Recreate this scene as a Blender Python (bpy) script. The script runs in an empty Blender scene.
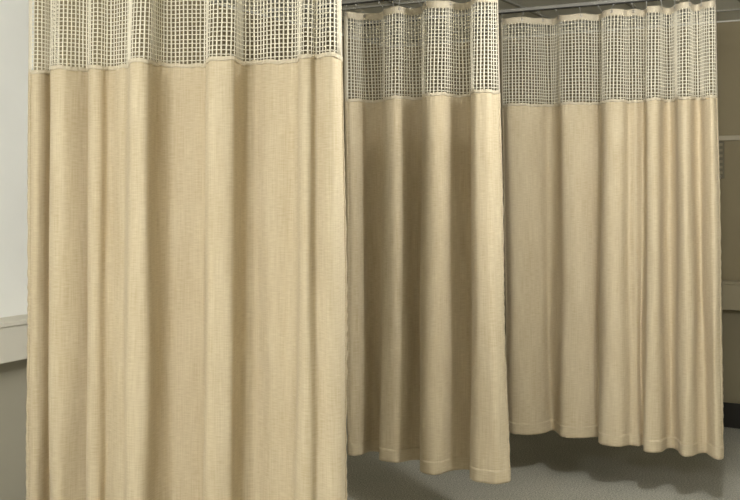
import bpy, bmesh, math, random
from mathutils import Vector, Matrix
random.seed(7)
S = bpy.context.scene
C = S.collection
EYE = 1.64            # camera height
F = 1000.0            # focal length in pixels of a 740 px wide frame
CEIL = EYE + 1.09

# ------------------------------------------------------------------ helpers
def link(name, bm, mat, parent=None, smooth=False, uv=None):
    me = bpy.data.meshes.new(name)
    bm.normal_update()
    bm.to_mesh(me); bm.free()
    o = bpy.data.objects.new(name, me); C.objects.link(o)
    if mat: me.materials.append(mat)
    if smooth:
        for p in me.polygons: p.use_smooth = True
    if parent: o.parent = parent
    return o
def thing(name, label, cat, loc, group=None):
    o = bpy.data.objects.new(name, None); C.objects.link(o)
    o.location = loc; o.empty_display_size = .1
    o['label'] = label; o['category'] = cat
    if group: o['group'] = group
    bpy.context.view_layer.update()
    return o
def adopt(parent, *objs):
    """parent world-space meshes to an empty whose base stands elsewhere"""
    for o in objs:
        o.parent = parent
        o.matrix_parent_inverse = Matrix.Translation(-Vector(parent.location))
# room frame: origin in the corner of left and back wall
A = Vector((.871, -.492, 0)).normalized()      # along the back wall, to the right
B = Vector((.492, .871, 0)).normalized()       # towards the back wall
O = Vector((.156, 7.99, 0))
def R(a, b, z=0): return O + A*a + B*b + Vector((0, 0, z))
def rbox(bm, a0, a1, b0, b1, z0, z1, bevel=0):
    vs = [bm.verts.new(R(a, b, z)) for z in (z0, z1) for a, b in ((a0, b0), (a1, b0), (a1, b1), (a0, b1))]
    fs = [bm.faces.new([vs[i] for i in q]) for q in ((3,2,1,0),(4,5,6,7),(0,1,5,4),(1,2,6,5),(2,3,7,6),(3,0,4,7))]
    if bevel:
        es = list({e for f in fs for e in f.edges})
        bmesh.ops.bevel(bm, geom=es, offset=bevel, segments=3, affect='EDGES', profile=.6)
def tube(bm, pts, r, n=8, closed=False, cap=True):
    rings = []; N = len(pts)
    for i, p in enumerate(pts):
        p = Vector(p)
        if closed: d = Vector(pts[(i+1) % N]) - Vector(pts[i-1])
        else: d = Vector(pts[min(i+1, N-1)]) - Vector(pts[max(i-1, 0)])
        d.normalize()
        up = Vector((0,0,1)) if abs(d.z) < .9 else Vector((1,0,0))
        s = d.cross(up).normalized(); t = s.cross(d)
        rr = r[i] if isinstance(r, (list, tuple)) else r
        rings.append([bm.verts.new(p + s*math.cos(k*2*math.pi/n)*rr + t*math.sin(k*2*math.pi/n)*rr) for k in range(n)])
    for i in range(N if closed else N-1):
        a, b = rings[i], rings[(i+1) % N]
        for k in range(n): bm.faces.new((a[k], a[(k+1)%n], b[(k+1)%n], b[k]))
    if cap and not closed:
        bm.faces.new(rings[0][::-1]); bm.faces.new(rings[-1])

# ------------------------------------------------------------------ materials
def mat(name, col, rough=.8, metal=0):
    m = bpy.data.materials.new(name); m.use_nodes = True
    b = m.node_tree.nodes['Principled BSDF']
    b.inputs['Base Color'].default_value = (*col, 1)
    b.inputs['Roughness'].default_value = rough
    b.inputs['Metallic'].default_value = metal
    return m, m.node_tree, b
def N(nt, kind, **kw):
    n = nt.nodes.new(kind)
    for k, v in kw.items():
        if k in n.inputs: n.inputs[k].default_value = v
        else: setattr(n, k, v)
    return n
def noise(nt, scale3, detail=3, scale=1, coord='UV', rough=.5):
    tc = N(nt, 'ShaderNodeTexCoord'); mp = N(nt, 'ShaderNodeMapping'); mp.inputs['Scale'].default_value = scale3
    nt.links.new(tc.outputs[coord], mp.inputs[0])
    n = N(nt, 'ShaderNodeTexNoise'); n.inputs['Scale'].default_value = scale; n.inputs['Detail'].default_value = detail
    n.inputs['Roughness'].default_value = rough
    nt.links.new(mp.outputs[0], n.inputs['Vector']); return n
def math_(nt, op, a, b):
    n = N(nt, 'ShaderNodeMath', operation=op)
    for i, v in enumerate((a, b)):
        if isinstance(v, (int, float)): n.inputs[i].default_value = v
        else: nt.links.new(v, n.inputs[i])
    return n.outputs[0]
def ramp(nt, fac, stops):
    r = N(nt, 'ShaderNodeValToRGB'); e = r.color_ramp.elements
    while len(e) < len(stops): e.new(.5)
    for i, (p, c) in enumerate(stops): e[i].position = p; e[i].color = (*c, 1)
    nt.links.new(fac, r.inputs[0]); return r.outputs[0]

def fabric(name, c0, c1, transl=.12, bump=.5):
    m, nt, b = mat(name, c0, .95)
    w = noise(nt, (28, 300, 1), 2)          # weft: thin slubs running sideways
    v = noise(nt, (260, 7, 1), 2)          # warp
    big = noise(nt, (14, 3, 1), 2)
    s = math_(nt, 'ADD', math_(nt, 'MULTIPLY', w.outputs[0], .55), math_(nt, 'MULTIPLY', v.outputs[0], .45))
    s2 = math_(nt, 'ADD', math_(nt, 'MULTIPLY', s, .8), math_(nt, 'MULTIPLY', big.outputs[0], .2))
    col = ramp(nt, s2, [(.36, c1), (.64, c0)])
    nt.links.new(col, b.inputs['Base Color'])
    b.inputs['Specular IOR Level'].default_value = .15
    b.inputs['Sheen Weight'].default_value = .12; b.inputs['Sheen Roughness'].default_value = .45
    bp = N(nt, 'ShaderNodeBump'); bp.inputs['Strength'].default_value = bump; bp.inputs['Distance'].default_value = .0012
    nt.links.new(s, bp.inputs['Height']); nt.links.new(bp.outputs[0], b.inputs['Normal'])
    tr = N(nt, 'ShaderNodeBsdfTranslucent'); nt.links.new(col, tr.inputs['Color'])
    mx = N(nt, 'ShaderNodeMixShader'); mx.inputs[0].default_value = transl
    out = nt.nodes['Material Output']
    nt.links.new(b.outputs[0], mx.inputs[1]); nt.links.new(tr.outputs[0], mx.inputs[2]); nt.links.new(mx.outputs[0], out.inputs[0])
    return m
M_FAB = fabric('beige_weave', (.72, .62, .44), (.56, .455, .29))
M_TAPE = fabric('cream_tape', (.73, .65, .50), (.60, .52, .37), .1)
M_NET, nt, b = mat('cream_net_thread', (.82, .76, .60), .7)
b.inputs['Sheen Weight'].default_value = .2
M_BIND = fabric('cream_binding', (.80, .74, .60), (.68, .61, .47), .15)
M_STITCH, _, _ = mat('stitch_thread', (.74, .63, .45), .8)
M_ALU, _, _ = mat('painted_rail', (.26, .25, .22), .5)
M_DARK, _, _ = mat('dark_slot', (.02, .018, .015), .6)
M_STEEL, _, _ = mat('nickel', (.55, .52, .47), .35, 1)
M_NYLON, _, _ = mat('grey_nylon', (.45, .44, .40), .5)
def paint(name, col, k=.04, bump=.15):
    m, nt, b = mat(name, col, .75)
    n = noise(nt, (1, 1, 1), 4, 2.0, 'Object'); f = noise(nt, (1, 1, 1), 2, 180, 'Object')
    lo = tuple(c*(1-k) for c in col); hi = tuple(min(1, c*(1+k)) for c in col)
    nt.links.new(ramp(nt, n.outputs[0], [(.3, lo), (.7, hi)]), b.inputs['Base Color'])
    bp = N(nt, 'ShaderNodeBump'); bp.inputs['Strength'].default_value = bump; bp.inputs['Distance'].default_value = .001
    nt.links.new(f.outputs[0], bp.inputs['Height']); nt.links.new(bp.outputs[0], b.inputs['Normal'])
    return m
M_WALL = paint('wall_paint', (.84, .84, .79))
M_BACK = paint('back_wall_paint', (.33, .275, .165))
M_SHADEB = paint('back_wall_rail_shade', (.25, .215, .135))  # back wall tone darkened: shade below the bumper rail put into the colour
M_SHADEL = paint('left_wall_rail_shade', (.36, .335, .26))  # same wall as above the left rail, its shadow painted in as darker colour
M_BUMP = paint('bumper_vinyl', (.62, .59, .50), .02, .05)
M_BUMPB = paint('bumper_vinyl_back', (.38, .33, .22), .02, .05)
M_RAILB = paint('slim_rail_vinyl', (.55, .49, .36), .02, .05)
M_PLATE = paint('bracket_grey', (.24, .21, .14), .02, .05)
M_BASE = paint('black_rubber_base', (.018, .016, .012), .1, .05)
M_CEIL = paint('ceiling_tile', (.78, .77, .70), .03, .5)
M_GRID = paint('ceiling_grid_metal', (.34, .33, .28), .01, 0)
M_FLOOR, nt, b = mat('speckled_floor', (.3, .29, .25), .55)
f1 = noise(nt, (1,1,1), 2, 125, 'Object', .6); f2 = noise(nt, (1,1,1), 3, 1.3, 'Object')
s = math_(nt, 'ADD', math_(nt, 'MULTIPLY', f1.outputs[0], .8), math_(nt, 'MULTIPLY', f2.outputs[0], .2))
nt.links.new(ramp(nt, s, [(.41, (.25, .255, .215)), (.5, (.42, .405, .345)), (.59, (.60, .585, .51))]), b.inputs['Base Color'])

# ------------------------------------------------------------------ room shell
AW, BW = 6.6, -11.2
def struct(name, bm, m, **k):
    o = link(name, bm, m, **k); o['kind'] = 'structure'; return o
bm = bmesh.new(); rbox(bm, -.15, AW+.15, BW-.15, .15, -.12, 0); struct('floor', bm, M_FLOOR)
bm = bmesh.new(); rbox(bm, -.15, AW+.15, BW-.15, .15, CEIL, CEIL+.12); struct('ceiling', bm, M_CEIL)
bm = bmesh.new(); rbox(bm, -.15, 0, BW-.15, .15, 0, CEIL); struct('wall_left', bm, M_WALL)
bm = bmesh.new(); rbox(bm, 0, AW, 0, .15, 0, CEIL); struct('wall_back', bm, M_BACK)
bm = bmesh.new(); rbox(bm, AW, AW+.15, BW-.15, .15, 0, CEIL); struct('wall_right', bm, M_WALL)
bm = bmesh.new(); rbox(bm, 0, AW, BW-.15, BW, 0, CEIL); struct('wall_front', bm, M_WALL)
# thin sheets below the bumper rails, the rails' shade painted as darker wall
bm = bmesh.new(); rbox(bm, 0, .006, BW, 0, .125, .80); struct('rail_shade_left', bm, M_SHADEL)
bm = bmesh.new(); rbox(bm, .006, AW, -.006, 0, .17, .80); struct('rail_shade_back', bm, M_SHADEB)
# bumper rails: a board with a rounded ledge on top
def bumper(name, box, ledge, m, z0=.795, z1=.988):
    bm = bmesh.new(); rbox(bm, *box, z0, z1-.018, .006); rbox(bm, *ledge, z1-.023, z1, .005)
    return struct(name, bm, m, smooth=False)
bumper('trim_3', (0, .14, BW, -.03), (0, .15, BW, -.04), M_BUMP, .826, 1.012)
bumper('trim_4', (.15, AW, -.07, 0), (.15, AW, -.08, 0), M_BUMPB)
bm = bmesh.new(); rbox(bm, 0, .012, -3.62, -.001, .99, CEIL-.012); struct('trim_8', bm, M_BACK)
# slim equipment rail high on the back wall
bm = bmesh.new(); rbox(bm, .5, AW-.4, -.022, 0, EYE+.285, EYE+.318, .004); struct('trim_5', bm, M_RAILB)
bm = bmesh.new(); rbox(bm, 0, AW, -.012, 0, 0, .165); struct('baseboard_back', bm, M_BASE)
bm = bmesh.new(); rbox(bm, 0, .012, BW, -.012, 0, .125); struct('baseboard_left', bm, M_BASE)
# cornice angle at the wall heads
bm = bmesh.new(); rbox(bm, 0, AW, -.012, 0, CEIL-.008, CEIL); rbox(bm, 0, .012, BW, -.012, CEIL-.008, CEIL); struct('trim_6', bm, M_CEIL)
# suspended ceiling T bars
bm = bmesh.new()
k = .35
while k < AW: rbox(bm, k-.012, k+.012, BW, 0, CEIL-.01, CEIL); k += .61
k = -.45
while k > BW: rbox(bm, 0, AW, k-.012, k+.012, CEIL-.0095, CEIL); k -= .61
struct('trim_7', bm, M_GRID)

# ------------------------------------------------------------------ curtains
def catmull(P, t):
    n = len(P)-1; i = min(int(t), n-1); u = t-i
    p0, p1, p2, p3 = P[max(i-1,0)], P[i], P[i+1], P[min(i+2,n)]
    return tuple(.5*((2*b)+(c-a)*u+(2*a-5*b+4*c-d)*u*u+(3*b-a-3*c+d)*u**3) for a,b,c,d in zip(p0,p1,p2,p3))
class Drape:
    """folded sheet hanging from a rail: plan curve at the net seam and at the foot, blended by height"""
    def __init__(s, pts, z_top, z_seam, z_foot, seed, relax=1.6):
        s.relax = relax
        s.pm = [((p-370)/F*y, y) for p, q, y in pts]
        s.pb = [((q-370)/F*y, y) for p, q, y in pts]
        s.top, s.seam, s.foot = z_top, z_seam, z_foot
        s.n = len(pts)-1; s.ph = [random.Random(seed+i).uniform(0, 6.28) for i in range(8)]
        K = s.n*24; zz = (z_seam+z_top)/2
        L = [0]; prev = None; s.ts = [i*s.n/K for i in range(K+1)]
        for t in s.ts:
            p = s.xy(t, z_seam)
            if prev is not None: L.append(L[-1]+(p-prev).length)
            prev = p
        s.L = L; s.len = L[-1]
        a, b = Vector(s.pm[0]), Vector(s.pm[-1]); s.a, s.b = a, b
    def xy(s, t, z):
        m = Vector(catmull(s.pm, t)); f = Vector(catmull(s.pb, t))
        w = (s.seam - z)/(s.seam - s.foot)
        w = max(w, -.25)
        p = m + (f-m)*w
        # lazy wander of the folds with height
        k = max(0, min(1, w*1.3))
        d = .006*k*math.sin(z*2.3+t*.9+s.ph[0]) + .003*k*math.sin(z*5.1-t*1.7+s.ph[1])
        p = p + Vector((A.x, A.y))*d
        d2 = .005*k*math.sin(z*3.1+t*1.3+s.ph[2])
        p = p + Vector((B.x, B.y))*d2
        if w < 0:      # folds relax a little towards the header
            a, b = Vector(s.pm[0]), Vector(s.pm[-1])
            q = a + (b-a)*((m-a).dot(b-a)/(b-a).length_squared)
            p = p + (q-p)*(-w)*s.relax
        return p
    def t_at(s, l):
        l = max(0, min(s.len, l)); lo, hi = 0, len(s.L)-1
        while hi-lo > 1:
            mid = (lo+hi)//2
            if s.L[mid] <= l: lo = mid
            else: hi = mid
        u = (l-s.L[lo])/max(1e-9, s.L[hi]-s.L[lo])
        return s.ts[lo] + (s.ts[hi]-s.ts[lo])*u
    def pos(s, l, z, off=0):
        t = s.t_at(l); p = s.xy(t, z)
        if off:
            e = .05; q0 = s.xy(max(0, t-e), z); q1 = s.xy(min(s.n, t+e), z); d = (q1-q0).normalized()
            p = p + Vector((d.y, -d.x))*off         # towards the viewer's side
        return Vector((p.x, p.y, z))
    def sheet(s, name, m, l0, l1, zf0, zf1, off=0, dl=.006, nz=40, thick=.0016, wob=None):
        bm = bmesh.new(); uvl = bm.loops.layers.uv.new('UVMap')
        nl = max(1, int((l1-l0)/dl)); g = []
        for i in range(nl+1):
            l = l0+(l1-l0)*i/nl; z0, z1 = zf0(l), zf1(l); row = []
            for j in range(nz+1):
                z = z0+(z1-z0)*j/nz; o = off+(wob(l, z) if wob else 0)
                v = bm.verts.new(s.pos(l, z, o)); row.append((v, l, z))
            g.append(row)
        for i in range(nl):
            for j in range(nz):
                q = (g[i][j], g[i+1][j], g[i+1][j+1], g[i][j+1])
                f = bm.faces.new([x[0] for x in q])
                for lp, x in zip(f.loops, q): lp[uvl].uv = (x[1], x[2])
        o = link(name, bm, m, smooth=True)
        md = o.modifiers.new('thickness', 'SOLIDIFY'); md.thickness = thick; md.offset = 0
        return o

def curtain(label, pts, top, seam, foot, seed, rail_z, relax=.9, pitch=(.0185, .0178), hook_dl=.155):
    d = Drape(pts, EYE+top, EYE+seam, foot, seed, relax)
    a, b = d.a, d.b
    root = thing('cubicle_curtain', label, 'curtain', ((a.x+b.x)/2, (a.y+b.y)/2, foot), 'privacy curtains on ceiling rails')
    rnd = random.Random(seed); parts = []; subs = []
    nh = round(d.len/hook_dl); hl = d.len/nh
    hooks = [.012] + [hl*(i+0.0) for i in range(1, nh)] + [d.len-.012]
    def ztop(l):
        i = l/hl; u = i-math.floor(i); return d.top - .005*math.sin(math.pi*u)**2
    def zseam(l): return d.seam + .0022*math.sin(l*31+seed) + .0016*math.sin(l*83+1) + .0008*math.sin(l*151)
    def zfoot(l): return d.foot + .004*math.sin(l*6+seed) + .0015*math.sin(l*21)
    # small puckers just under the net seam and along the side hems
    def pucker(l, z):
        u = d.seam-z; k = math.exp(-u/.05) if u > 0 else 0
        e = min(l, d.len-l); s2 = math.exp(-e/.02)*max(0, min(1, u/.8))
        v = max(0, (z-d.foot)); h = math.exp(-v/.08)
        return (.0016*k*math.sin(l*170+3*math.sin(l*37)) + .0018*s2*math.sin(z*95+5*math.sin(z*11)+l*60)
                + .0012*h*math.sin(l*60+4*math.sin(l*17)))
    body = d.sheet('fabric_panel', M_FAB, 0, d.len, zfoot, zseam, 0, .006, 110, wob=pucker); parts.append(body)
    parts.append(d.sheet('bottom_hem', M_FAB, .002, d.len-.002, lambda l: zfoot(l)-.0015, lambda l: zfoot(l)+.062, .0010, .006, 6, .0009, pucker))
    parts.append(d.sheet('seam_tape', M_TAPE, .001, d.len-.001, lambda l: zseam(l)-.008, lambda l: zseam(l)+.007, .0022, .005, 3, .0024, wob=lambda l, z: .0014*math.sin(l*140+4*math.sin(l*29))))
    parts.append(d.sheet('header_tape', M_TAPE, 0, d.len, lambda l: ztop(l)-.036, ztop, .0005, .006, 4, .003))
    for l0, l1 in ((-0.0, .018), (d.len-.018, d.len)):
        parts.append(d.sheet('side_hem', M_FAB, l0, l1, lambda l: zfoot(l)-.001, lambda l: zseam(l)-.004, .0021, .005, 110, .003, pucker))
    for l0, l1 in ((-0.0, .02), (d.len-.02, d.len)):
        parts.append(d.sheet('net_binding', M_BIND, l0, l1, lambda l: zseam(l)-.003, lambda l: ztop(l)-.02, .0021, .005, 24, .002))
    # net of upright and cross threads between header and fabric
    P = pitch[0]; hw = .0029 if pitch[0] < .017 else .0033
    def thread(bm, path, w, t):
        rings = []
        for (c, s_, n_) in path:
            rings.append([bm.verts.new(c+s_*w), bm.verts.new(c+n_*t), bm.verts.new(c-s_*w), bm.verts.new(c-n_*t)])
        for r0, r1 in zip(rings, rings[1:]):
            for k in range(4): bm.faces.new((r0[k], r0[(k+1)%4], r1[(k+1)%4], r1[k]))
        bm.faces.new(rings[0][::-1]); bm.faces.new(rings[-1])
    bm = bmesh.new(); l = .022
    while l < d.len-.02:
        path = []; z1 = ztop(l)-.03; z0 = zseam(l)-.002; jit = rnd.uniform(-.0007, .0007); ph = rnd.uniform(0, 6)
        for j in range(11):
            z = z0+(z1-z0)*j/10; ll = l+jit+.0005*math.sin(j*1.3+ph)
            c = d.pos(ll, z, .0012); tdir = (d.pos(ll+.004, z)-d.pos(ll-.004, z)).normalized()
            path.append((c, tdir, Vector((tdir.y, -tdir.x, 0))))
        thread(bm, path, hw*rnd.uniform(.9, 1.15), .0016); l += P
    rows = int((d.top-.04-d.seam)/pitch[1])
    for r in range(1, rows+1):
        path = []; n = int(d.len/.006); ph = rnd.uniform(0, 6)
        for i in range(n+1):
            l = .004+(d.len-.008)*i/n; z = d.seam+(d.top-.036-d.seam)*r/(rows+1) + .0011*math.sin(l*9+ph)+.0004*math.sin(l*180+ph*3) - .004*(r/(rows+1))*math.sin(math.pi*((l/hl)%1))**2
            c = d.pos(l, z, -.0004); tdir = (d.pos(l+.004, z)-d.pos(l-.004, z)).normalized()
            path.append((c, Vector((0, 0, 1)), Vector((-tdir.y, tdir.x, 0))))
        thread(bm, path, hw*.64, .0011)
    parts.append(link('net_panel', bm, M_NET, smooth=True))
    # stitching: one running thread per hem
    def running(path, r=.00055):
        bm = bmesh.new(); tube(bm, path, r, 5); return link('stitching', bm, M_TAPE, smooth=True)
    path = []; n = int(d.len/.003)
    for i in range(n):
        l = .004+(d.len-.01)*i/n; z = zfoot(l)+.055+.0006*math.sin(l*40)
        path.append(d.pos(l, z, .0014+.0009*math.sin(i*2*math.pi/3.4)*(1 if math.sin(l*23+seed) > -.3 else 0)+pucker(l, z)))
    subs.append((parts[1], running(path)))
    for k, ls in enumerate((.0155, d.len-.0155)):
        path = []; n = int((d.seam-d.foot-.03)/.0035)
        for i in range(n):
            z = d.foot+.01+i*.0035; path.append(d.pos(ls, z, .0035+.0012*math.sin(i*2*math.pi/3.4)+pucker(ls, z)))
        subs.append((parts[4+k], running(path)))
    # rail ends, hooks and eyelets
    dirn = (b-a).normalized(); d3 = Vector((dirn.x, dirn.y, 0)); nrm = Vector((dirn.y, -dirn.x, 0))
    for l in hooks:
        p = d.pos(l, ztop(l)-.014, .002); u = (Vector((p.x, p.y))-a).dot(dirn); rail = a+dirn*u
        bm = bmesh.new(); tdir = (d.pos(l+.004, p.z)-d.pos(l-.004, p.z)).normalized()
        tube(bm, [p+tdir*math.cos(k*math.pi/8)*.0065+Vector((0,0,1))*math.sin(k*math.pi/8)*.0065 for k in range(16)], .0018, 6, closed=True)
        e = link('eyelet', bm, M_STEEL, smooth=True)
        bm = bmesh.new(); ztr = EYE+rail_z-.002; q = Vector((rail.x, rail.y, ztr))
        tp = d.pos(l, ztop(l)+.004, 0)
        tube(bm, [p+Vector((0,0,.001)), p+Vector((0,0,-.006))+nrm*.003, tp+nrm*.006, tp+(q-tp)*.6, q], .0011, 6)
        tube(bm, [q+Vector((0,0,-.006)), q+Vector((0,0,.001))], .0032, 8)
        h = link('hook', bm, M_NYLON, smooth=True)
        parts += [e, h]
    adopt(root, *parts)
    for p, q in subs: q.parent = p
    return d, root

def rail(label, d, z, e0, e1, loc_hang):
    """straight channel above a curtain, hung from the ceiling on short rods"""
    dirn = (d.b-d.a).normalized(); d3 = Vector((dirn.x, dirn.y, 0)); n3 = Vector((-dirn.y, dirn.x, 0))
    p0 = Vector((*d.a, EYE+z))-d3*e0; p1 = Vector((*d.b, EYE+z))+d3*e1
    root = thing('curtain_rail', label, 'curtain rail', (p0+p1)/2, 'ceiling curtain rails')
    def prism(prof, q0, q1, name, m):
        bm = bmesh.new(); r0 = [bm.verts.new(q0+n3*x+Vector((0,0,y))) for x, y in prof]; r1 = [bm.verts.new(q1+n3*x+Vector((0,0,y))) for x, y in prof]
        n = len(prof)
        for k in range(n): bm.faces.new((r0[k], r0[(k+1)%n], r1[(k+1)%n], r1[k]))
        bm.faces.new(r0[::-1]); bm.faces.new(r1); bmesh.ops.recalc_face_normals(bm, faces=bm.faces)
        return link(name, bm, m)
    parts = [prism([(-.009,.006),(-.009,.022),(-.007,.024),(.007,.024),(.009,.022),(.009,.006)], p0, p1, 'channel', M_ALU),
             prism([(-.0095,0),(-.0095,.006),(.0095,.006),(.0095,0),(.003,0),(.003,.004),(-.003,.004),(-.003,0)], p0, p1, 'slot', M_DARK)]
    L = (p1-p0).length
    for k in loc_hang:
        q = p0+d3*(L*k)
        bm = bmesh.new(); tube(bm, [q+Vector((0,0,.022)), Vector((q.x,q.y,CEIL))], .004, 8)
        tube(bm, [Vector((q.x,q.y,CEIL-.006)), Vector((q.x,q.y,CEIL))], .018, 16)
        parts.append(link('hanging_rod', bm, M_ALU))
        bm = bmesh.new()
        prof = [(-.026,.012),(.026,.012),(.012,-.018),(-.002,-.022),(-.012,-.012)]
        for s_ in (-1, 1): pass
        r0 = [bm.verts.new(q+d3*x+n3*-.0115+Vector((0,0,y+.006))) for x, y in prof]; r1 = [bm.verts.new(q+d3*x+n3*-.0095+Vector((0,0,y+.006))) for x, y in prof]
        for i in range(5): bm.faces.new((r0[i], r0[(i+1)%5], r1[(i+1)%5], r1[i]))
        bm.faces.new(r0); bm.faces.new(r1[::-1]); bmesh.ops.recalc_face_normals(bm, faces=bm.faces)
        parts.append(link('clamp', bm, M_PLATE))
    adopt(root, *parts)

c1 = [(29,27,3.93),(36,34,3.90),(44,42,3.92),(52,51,3.975),(59,57.5,3.96),(59,57.5,3.91),(54,52.5,3.865),(50.8,49.3,3.83),(53,51.5,3.795),(62,60,3.78),(72,70,3.80),(82,80,3.83),
 (89,88,3.85),(91,90,3.84),(88.5,87,3.80),(92,90,3.765),(100,98,3.765),(107,105,3.80),(113,110,3.80),(120,116,3.77),(127,122,3.745),(129.5,125,3.68),
 (130,126,3.60),(134,129,3.57),(142,139,3.56),(149,146,3.58),(156,154,3.65),(164,164,3.70),(173,173,3.72),(185,184,3.71),(198,195,3.70),(206,203,3.69),
 (208,205,3.63),(206.5,203.5,3.56),(211,208,3.52),(222,219,3.51),(233,231,3.52),(238,237,3.57),(244,244,3.63),(255,256,3.64),(268,268,3.60),(282,281,3.58),
 (293,291,3.57),(299,297,3.53),(299.5,297,3.46),(304,302,3.42),(310,308,3.42),(315,316,3.45),(320,322,3.44),(328,332,3.41),(335,341,3.415),(338.5,346,3.45),(341.5,349.5,3.52)]
c2 = [(345,349,5.13),(350,354,5.11),(357,362,5.13),(366,371,5.19),(375,378,5.18),(383,381,5.14),(385,383,5.08),(384,380.5,5.02),(390,388,4.975),
 (397,396,4.96),(405,405,4.99),(413,413,5.02),(421,421,5.01),(424.5,423.5,4.95),(422.5,420.5,4.87),(426,424,4.81),(434,432,4.78),(444,441,4.79),(452,450,4.84),
 (461,461,4.87),(469,471,4.86),(473.5,475,4.80),(471,472,4.72),(474,476,4.655),(482,486,4.63),(489,496,4.62),(494,504,4.64),(497.5,508,4.655),(499.5,509.5,4.68)]
c3 = [(502,508,5.62),(508,514,5.555),(518,523,5.54),(530,533,5.55),(540,543,5.58),(547,549,5.62),(553,554,5.61),(558,559,5.56),(562,564,5.48),(570,572,5.45),
 (580,582,5.44),(592,592,5.45),(599,598,5.47),(602.5,600.5,5.44),(602,599.5,5.37),(606,603,5.31),(614,611,5.28),(622,620,5.28),(629,629,5.32),(636,637,5.30),
 (643,642.5,5.32),(646.5,645.5,5.27),(647,646,5.20),(653,652,5.17),(659,659,5.18),(664,665,5.24),(670,672,5.255),(675,678,5.20),(678,681,5.11),(684,687,5.065),
 (690,693,5.08),(694.5,698,5.14),(700,705,5.145),(705,711,5.07),(711,717,5.02),(715,722,5.03),(717,724,5.06)]
foot = .25
D1, K1 = curtain('large beige curtain nearest the viewer on the left, falling past the picture bottom', c1, .89, .437, foot, 3, .925, .5, (.0163, .0164))
D2, K2 = curtain('middle beige curtain, narrower and dimmer, its foot ending above the grey floor', c2, .878, .425, foot, 11, .912)
D3, K3 = curtain('rear right beige curtain farthest away, beside the olive back wall', c3, .922, .434, foot, 29, .95)
rail('curtain rail above the large nearest left curtain', D1, .925, .45, .3, (.1, .93))
rail('thin dark-edged rail over the dim middle curtain', D2, .912, .5, .1, (.15, .62))
rail('thin dark-edged rail over the rear right curtain', D3, .95, .9, .04, (.1, .89))

# ------------------------------------------------------------------ fitting on the back wall
P0 = Vector((2.365, 6.74)); a0 = (P0-Vector((O.x, O.y))).dot(Vector((A.x, A.y)))
root = thing('wall_bracket', 'narrow grey slotted bracket hanging below the slim rail on the back wall', 'bracket', R(a0, 0, EYE+.02))
bm = bmesh.new(); rbox(bm, a0-.022, a0+.022, -.010, -.0005, EYE+.03, EYE+.28, .003); p1 = link('plate', bm, M_PLATE)
ps = [p1]
for i in range(6):
    z = EYE+.06+i*.038
    bm = bmesh.new(); rbox(bm, a0-.013, a0+.013, -.016, -.009, z, z+.018, .003); ps.append(link('peg', bm, M_BUMPB))
bm = bmesh.new(); tube(bm, [R(a0, -.008, EYE+.045), R(a0, -.04, EYE+.03), R(a0, -.055, EYE+.04), R(a0, -.055, EYE+.06)], .006, 8); ps.append(link('hook', bm, M_STEEL, smooth=True))
adopt(root, *ps)

# ------------------------------------------------------------------ ceiling lamps
M_FRAME, _, _ = mat('white_steel', (.75, .75, .72), .5)
M_DIFF, nt, b = mat('lamp_diffuser', (.9, .9, .88), .5)
b.inputs['Emission Color'].default_value = (1, .97, .90, 1); b.inputs['Emission Strength'].default_value = 3
def ab(x, y):
    v = Vector((x, y, 0))-O; return v.dot(A), v.dot(B)
def lathe(bm, c, prof, n=40):
    rings = [[bm.verts.new(c+Vector((r*math.cos(k*2*math.pi/n), r*math.sin(k*2*math.pi/n), z))) for k in range(n)] for r, z in prof]
    for r0, r1 in zip(rings, rings[1:]):
        for k in range(n): bm.faces.new((r0[k], r0[(k+1)%n], r1[(k+1)%n], r1[k]))
    bm.faces.new(rings[0]); bm.faces.new(rings[-1][::-1]); bmesh.ops.recalc_face_normals(bm, faces=bm.faces)
def dome_lamp(x, y, power, label, soft=.1, col=(1, .995, .98)):
    a, b_ = ab(x, y); c = R(a, b_, CEIL)
    root = thing('ceiling_light', label, 'ceiling light', c, 'round ceiling lamps')
    bm = bmesh.new(); lathe(bm, c, [(.155, -.001), (.165, -.006), (.165, -.022), (.15, -.028)]); p = link('mounting_ring', bm, M_FRAME, smooth=False)
    bm = bmesh.new(); lathe(bm, c, [(.148, -.026), (.142, -.045), (.12, -.068), (.085, -.084), (.04, -.093), (.01, -.095)]); q = link('diffuser', bm, M_DIFF, smooth=True)
    adopt(root, p, q)
    L = bpy.data.lights.new('lamp', 'POINT'); L.energy = power; L.color = col; L.shadow_soft_size = soft
    lo = bpy.data.objects.new('lamp_light', L); C.objects.link(lo); lo.location = c-Vector((0,0,.11+soft))
dome_lamp(-1.35, .6, 140, 'round ceiling lamp behind the viewer, to the left')
dome_lamp(-1.6, 1.3, 72, 'round ceiling lamp in front of the left curtain')
dome_lamp(1.2, 3.38, 96, 'round ceiling lamp in front of the right curtain')
w = bpy.data.worlds.new('World'); S.world = w; w.use_nodes = True
w.node_tree.nodes['Background'].inputs[0].default_value = (1, .95, .85, 1); w.node_tree.nodes['Background'].inputs[1].default_value = .05

# ------------------------------------------------------------------ camera
cd = bpy.data.cameras.new('Camera'); cam = bpy.data.objects.new('Camera', cd); C.objects.link(cam)
cam.location = (0, 0, EYE); cam.rotation_euler = (math.pi/2, 0, 0)
cd.sensor_width = 36; cd.lens = 36*F/740; cd.shift_y = -67/740; cd.clip_start = .05
S.camera = cam
S.view_settings.view_transform = 'Standard'; S.view_settings.look = 'None'; S.view_settings.gamma = 1
S.view_settings.exposure = -.08; S.view_settings.use_curve_mapping = False
